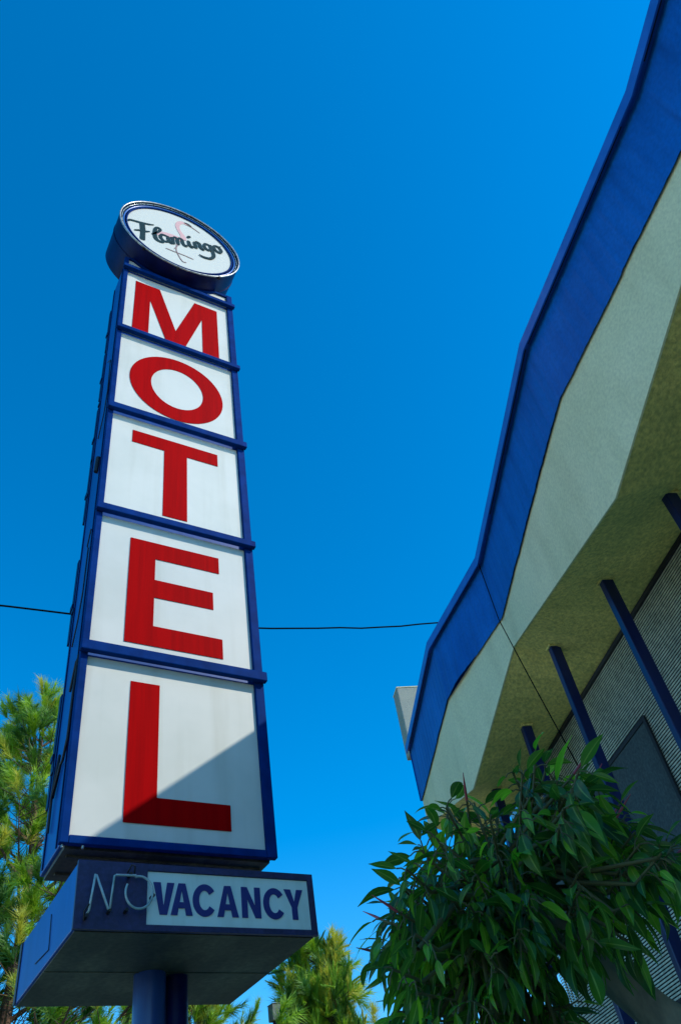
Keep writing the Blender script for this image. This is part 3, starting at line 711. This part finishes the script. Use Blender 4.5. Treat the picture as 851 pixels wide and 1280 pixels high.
# ================================================================== PINES
def pine(base, height, rad, seed, label, nsh=420, lean=(0, 0), upright=.6, low=.25, group='pine trees behind the sign', gold=.14, slen=.30):
    R = random.Random(seed); NR = np.random.RandomState(seed)
    t = empty('pine_tree', base, label, 'tree', group)
    b = Vector(base); trunk = MB()
    tp = [b+Vector((lean[0]*k/8+.05*sin(k*1.3+seed), lean[1]*k/8+.04*cos(k*1.7), height*k/8)) for k in range(9)]
    trunk.tube(tp, [max(.012, .017*height*(1-k/8.3)) for k in range(9)], 10)
    def tat(h):
        f = min(7.999, max(0, h/height*8)); i = int(f); return tp[i].lerp(tp[i+1], f-i)
    limbs = MB(); shoots = []
    nl = int(height*5.5)
    for i in range(nl):
        f = low+(1-low)*((i+R.random())/nl)**.85; h = f*height*.985
        az = i*2.399+R.uniform(-.4, .4)
        prof = (1-f)/(1-low)
        L = rad*(.12+.95*prof**.8)*R.uniform(.6, 1.12)
        st = tat(h); up = R.uniform(.10, .45)+.5*(1-prof)
        d = Vector((cos(az), sin(az), up)).normalized()
        pts = [st+d*L*s+Vector((0, 0, .28*L*s*s)) for s in (0, .3, .6, 1)]
        limbs.tube(pts, [.012+.012*L, .010+.008*L, .008+.004*L, .006], 5, caps=False)
        nsub = max(4, int(L*nsh/(nl*rad*.25)))
        for k in range(nsub):
            s = R.uniform(.08, 1); p = pts[0].lerp(pts[3], s)+Vector((0, 0, .0)); p.z = (st+d*L*s).z+.28*L*s*s
            a2 = az+R.choice((-1, 1))*R.uniform(.3, 1.3)
            d2 = Vector((cos(a2), sin(a2), R.uniform(0, .9))).normalized()
            l2 = L*R.uniform(.10, .38)+.12
            q = p+d2*l2
            limbs.tube([p, p.lerp(q, .5)+Vector((0, 0, -.02)), q], [.007, .006, .005], 4, caps=False)
            shoots.append((q, d2, R.random()))
        shoots.append((pts[3], d, .1))
    for k in range(3): shoots.append((tp[8]-Vector((0, 0, .25*k)), Vector((R.uniform(-.2, .2), R.uniform(-.2, .2), 1)), .1))
    trunk.build('trunk', M['barkp'], t)
    limbs.build('branches', M['barkp'], t)
    V = []; F = []; MI = []
    for (q, d2, rv) in shoots:
        q = np.array(q); mi = 0
        x = R.random()
        mi = 1 if x < .33 else (2 if x > 1-gold else 0)
        kids = R.choice((2, 2, 3, 4))
        for c in range(kids):
            ax = np.array(d2)*(1-upright)+np.array((R.uniform(-.25, .25), R.uniform(-.25, .25), 1))*upright
            if c and R.random() < .4: ax = np.array(d2)+NR.normal(0, .35, 3)
            ax = ax/np.linalg.norm(ax); sl_ = slen*R.uniform(.55, 1.25)
            nn = int(60*sl_/.3)+24
            candle = R.random() < upright*.65
            tt = NR.uniform(-.1, 1, nn)**1.0
            o = q+ax*tt[:, None]*sl_+NR.normal(0, .004, (nn, 3))
            rd = NR.normal(0, 1, (nn, 3)); rd -= (rd@ax)[:, None]*ax; rd /= np.linalg.norm(rd, axis=1)[:, None]
            sp_ = NR.uniform(.10, .35, nn) if candle else NR.uniform(.45, 1.5, nn)
            dirn = ax*np.ones((nn, 1))+rd*sp_[:, None]; dirn /= np.linalg.norm(dirn, axis=1)[:, None]
            ln = (NR.uniform(.08, .13, nn) if candle else NR.uniform(.15, .26, nn))
            if not candle: dirn[:, 2] -= .12
            wv = np.cross(dirn, rd); wv /= np.linalg.norm(wv, axis=1)[:, None]+1e-9
            hw = .007 if not candle else .008
            k0 = len(V)
            tip = o+dirn*ln[:, None]
            for a_, b_, c_ in zip(o-wv*hw, o+wv*hw, tip): V.append(a_); V.append(b_); V.append(c_)
            for j in range(nn): F.append((k0+3*j, k0+3*j+1, k0+3*j+2)); MI.append(mi)
    me = bpy.data.meshes.new('crown'); V = np.array(V)-np.array(base)
    me.from_pydata(V.tolist(), [], F); me.update()
    for m in NEED: me.materials.append(m)
    me.polygons.foreach_set('material_index', MI)
    o = bpy.data.objects.new('crown', me); C.objects.link(o); o.parent = t
    return t
def gp(az, d): return (d*sin(radians(az)), d*cos(radians(az)), -.15)
pine(gp(10.2, 13.5), 10.3, 3.3, 1, 'tallest pine directly behind the left side of the sign', nsh=520, upright=.45, low=.12)
pine(gp(3.5, 14.5), 8.5, 2.9, 2, 'pine at the left edge of the photo beside the sign', nsh=400, upright=.45, low=.12)
pine(gp(29.3, 15.5), 6.2, 1.55, 3, 'small pointed pine with upright shoots right of the sign pole', nsh=620, upright=.9, low=.12, gold=.18)
pine(gp(20.5, 17), 6.0, 2.6, 4, 'low spreading pine seen below the vacancy box', nsh=520, upright=.55, low=.12, gold=.18)

# small weathered box on a post among the pines
dd = raypx(344, 1262); k_ = 14.2/sqrt(dd.x**2+dd.y**2); bx = (dd.x*k_, dd.y*k_)
t = empty('bird_box', (bx[0], bx[1], -.15), 'small grey weathered box on a dark post among the pines', 'box')
g = MB(); hz_ = z(dd.z*k_)
g.box((bx[0]-.09, bx[1]-.09, hz_-.16), (bx[0]+.09, bx[1]+.08, hz_+.06)); g.build('box_body', M['woodgrey'], t, bevel=.01)
g = MB(); g.add([(bx[0]-.10, bx[1]-.10, hz_+.062), (bx[0]+.10, bx[1]-.10, hz_+.062), (bx[0]+.10, bx[1]+.10, hz_+.062), (bx[0]-.10, bx[1]+.10, hz_+.062), (bx[0], bx[1], hz_+.10)],
      [(0, 3, 2, 1), (0, 1, 4), (1, 2, 4), (2, 3, 4), (3, 0, 4)]); g.build('box_roof', M['woodgrey'], t)
g = MB(); g.tube([(bx[0], bx[1], -.15), (bx[0], bx[1], hz_-.158)], .05, 12); g.build('post', M['dark'], t)

# ================================================================== RUBBER FIG
R = random.Random(11)
bt = Vector((3.35, .95, 0))
tree = empty('fig_tree', bt, 'broad-leaved fig tree with drooping dark glossy leaves in front of the motel', 'tree')
trunk = MB()
Bp = Vector((2.31, 1.99, z(.49))); Ap = Vector((2.02, 2.22, z(.93)))
tr_pts = [bt, bt+Vector((-.06, .10, .5)), bt+Vector((-.35, .40, 1.1)), Vector((2.62, 1.72, 1.72)), Bp, Bp.lerp(Ap, .5)+Vector((.01, 0, .01)), Ap]
trunk.tube(tr_pts, [.12, .09, .076, .068, .062, .056, .045], 14)
hub = Ap
trunk.build('trunk', M['barkf'], tree)

# leaf template
NS = 9; prof_t = np.linspace(0, 1, NS)
prof_w = np.array([.05, .55, .86, 1.0, .99, .86, .62, .30, .02])
acr = np.array([-1, -.5, -.06, .06, .5, 1])
def leaf_arrays(base, dirv, nrm, L, wd, curl, fold, twist):
    """vertex grid of one leaf, curving down along its length"""
    d = dirv.normalized(); s = d.cross(nrm).normalized(); n = s.cross(d).normalized()
    vs = []
    ang = 0; p = Vector(base)
    for i, t in enumerate(prof_t):
        if i: p = p+dc*(L/(NS-1))
        a = curl*t
        dc = (d*cos(a)-n*sin(a)); nc = (n*cos(a)+d*sin(a))
        sc = (s*cos(twist*t)+nc*sin(twist*t)); nc2 = sc.cross(dc)
        w_ = wd*prof_w[i]
        for x in acr:
            wav = .010*L*sin(9*t+3*x+twist*7)*abs(x)
            vs.append(p+sc*(x*w_)+nc*(abs(x)*w_*fold+wav))
    return vs
leafF = [(i*6+j, i*6+j+1, (i+1)*6+j+1, (i+1)*6+j) for i in range(NS-1) for j in range(5)]
LV = []; LF = []; LM = []; LU = []
uvt = [(prof_t[i], (acr[j]+1)/2) for i in range(NS) for j in range(6)]
def add_leaf(*a, mi=0):
    k = len(LV); LV.extend(leaf_arrays(*a))
    for f in leafF: LF.append(tuple(k+x for x in f)); LM.append(mi); LU.extend(uvt[x] for x in f)
twigs = MB(); buds = MB()
def cluster(P, out, nl, L0, bright, bud=False):
    P = Vector(P); out = Vector(out).normalized()
    tl_ = .10+.05*R.random(); st = P-out*tl_-Vector((0, 0, .02))
    twigs.tube([hub.lerp(st, .55)+Vector((R.uniform(-.05, .05), R.uniform(-.05, .05), R.uniform(-.04, .08))), st, P], [.009, .006, .004], 5, caps=False)
    ph = R.uniform(0, 6)
    ex = out.orthogonal().normalized(); ey = out.cross(ex)
    for i in range(nl):
        f = i/max(1, nl-1); a = ph+i*2.399
        rad = ex*cos(a)+ey*sin(a)
        # young leaves near the tip stand out, older ones hang
        d = (out*(.35+.35*f)+rad*(.8-.25*f)); d.normalize()
        droop = R.uniform(.35, 2.3)*(1.15-.65*f)
        d = (d+Vector((0, 0, -droop))).normalized()
        b0 = st.lerp(P, .15+.85*f)
        pet = d*.035+rad*.012
        L = L0*R.uniform(.72, 1.12)*(1-.15*f)
        nrm = (Vector((0, 0, 1))*.8+rad*.6+Vector((R.uniform(-.4, .4), R.uniform(-.4, .4), 0)))
        if abs(nrm.normalized().dot(d)) > .93: nrm = rad+Vector((.1, 0, .3))
        twigs.tube([b0, b0+pet*.6+Vector((0, 0, .006)), b0+pet], .0025, 4, caps=False)
        x = R.random(); mi = 2 if x < bright*.5 else (1 if x < .25+bright else 0)
        add_leaf(b0+pet, d, nrm, L, L*R.uniform(.14, .185), R.uniform(.1, .95), R.uniform(.10, .45), R.uniform(-.5, .5), mi=mi)
    if bud:
        buds.tube([P, P+out*.04+Vector((0, 0, .01)), P+out*.095+Vector((0, 0, .022))], [.005, .0045, .001], 6)
        
def inpoly(x, y, P):
    c = False; j = len(P)-1
    for i in range(len(P)):
        if (P[i][1] > y) != (P[j][1] > y) and x < (P[j][0]-P[i][0])*(y-P[i][1])/(P[j][1]-P[i][1])+P[i][0]: c = not c
        j = i
    return c
# the crown is a lopsided volume round the fork: wide to the left, reaching over to the building on the right
CROWN = [(492, 1120), (512, 1075), (535, 1030), (560, 1000), (600, 985), (640, 965), (680, 950), (715, 955), (745, 970), (775, 1005), (820, 1030), (890, 1035), (890, 1085), (810, 1090), (765, 1080), (750, 1110), (760, 1150),
         (735, 1175), (690, 1180), (675, 1225), (725, 1255), (720, 1300), (680, 1340), (500, 1340), (488, 1240), (478, 1180)]
placed = []
tries = 0
while len(placed) < 215 and tries < 20000:
    tries += 1
    x, y = R.uniform(470, 880), R.uniform(960, 1340)
    if not inpoly(x, y, CROWN): continue
    if mnoise.noise(Vector((x*.021, y*.021, 3.3))) < -.20: continue
    dep = 3.05+R.gauss(0, .27)
    if dep < 2.5 or dep > 3.7: continue
    p = Vector(raypx(x, y))*dep; p.z += EYE
    if any((p-q).length < .078 for q in placed): continue
    placed.append(p)
    o = p-hub+Vector((0, 0, .12)); o.z = o.z*.5+.1
    cluster(p, o, R.choice((6, 7, 8, 9, 10)), .138*R.uniform(.62, 1.2), .32, bud=R.random() < .05)
# leading shoots on the outline
for (x, y, dx, dy, L0, bd) in [(478, 1150, -1, -.1, .18, True), (470, 1190, -1, .15, .18, True), (502, 1110, -.7, -.5, .20, False), (536, 1040, -.9, -.6, .20, False), (583, 1000, -.1, -1, .18, True),
                            (640, 965, -.4, -.8, .20, False), (668, 948, .1, -1, .20, False), (716, 968, .7, -.6, .22, True), (745, 980, .9, -.1, .20, False), (795, 1160, 1, .1, .15, True), (786, 1180, .6, .6, .20, False),
                            (500, 1215, -.9, .2, .20, False), (840, 1050, .8, -.3, .20, False), (835, 1075, .8, .5, .20, False), (560, 1015, -.5, -.7, .18, False), (505, 1160, -.8, 0, .19, False), (790, 1130, .8, 0, .20, False)]:
    p = Vector(raypx(x, y))*(2.95+R.uniform(-.15, .25)); p.z += EYE
    q = Vector(raypx(x+dx*30, y+dy*30))*3.0; q.z += EYE
    cluster(p, q-p if (q-p).length > .01 else Vector((0, 0, 1)), 7, L0*.72, .5, bud=bd)
# inner limbs
for k in range(16):
    q = placed[k*9 % len(placed)]
    mid = hub.lerp(q, .5)+Vector((0, 0, .05))
    trunk2 = twigs.tube([hub-Vector((0, 0, .03)), mid, q-Vector((0, 0, .04))], [.024, .014, .007], 6, caps=False)
twigs.build('branches', M['twig'], tree)
build_split(buds, 'leaf_sheath', M['bud'], tree)
me = bpy.data.meshes.new('crown'); me.from_pydata([tuple(Vector(v)-bt) for v in LV], [], LF); me.update()
for m in LEAF: me.materials.append(m)
me.polygons.foreach_set('material_index', LM); me.polygons.foreach_set('use_smooth', [True]*len(LF))
ul = me.uv_layers.new(name='leaf'); ul.data.foreach_set('uv', [c for uv in LU for c in uv])
o = bpy.data.objects.new('crown', me); C.objects.link(o); o.parent = tree
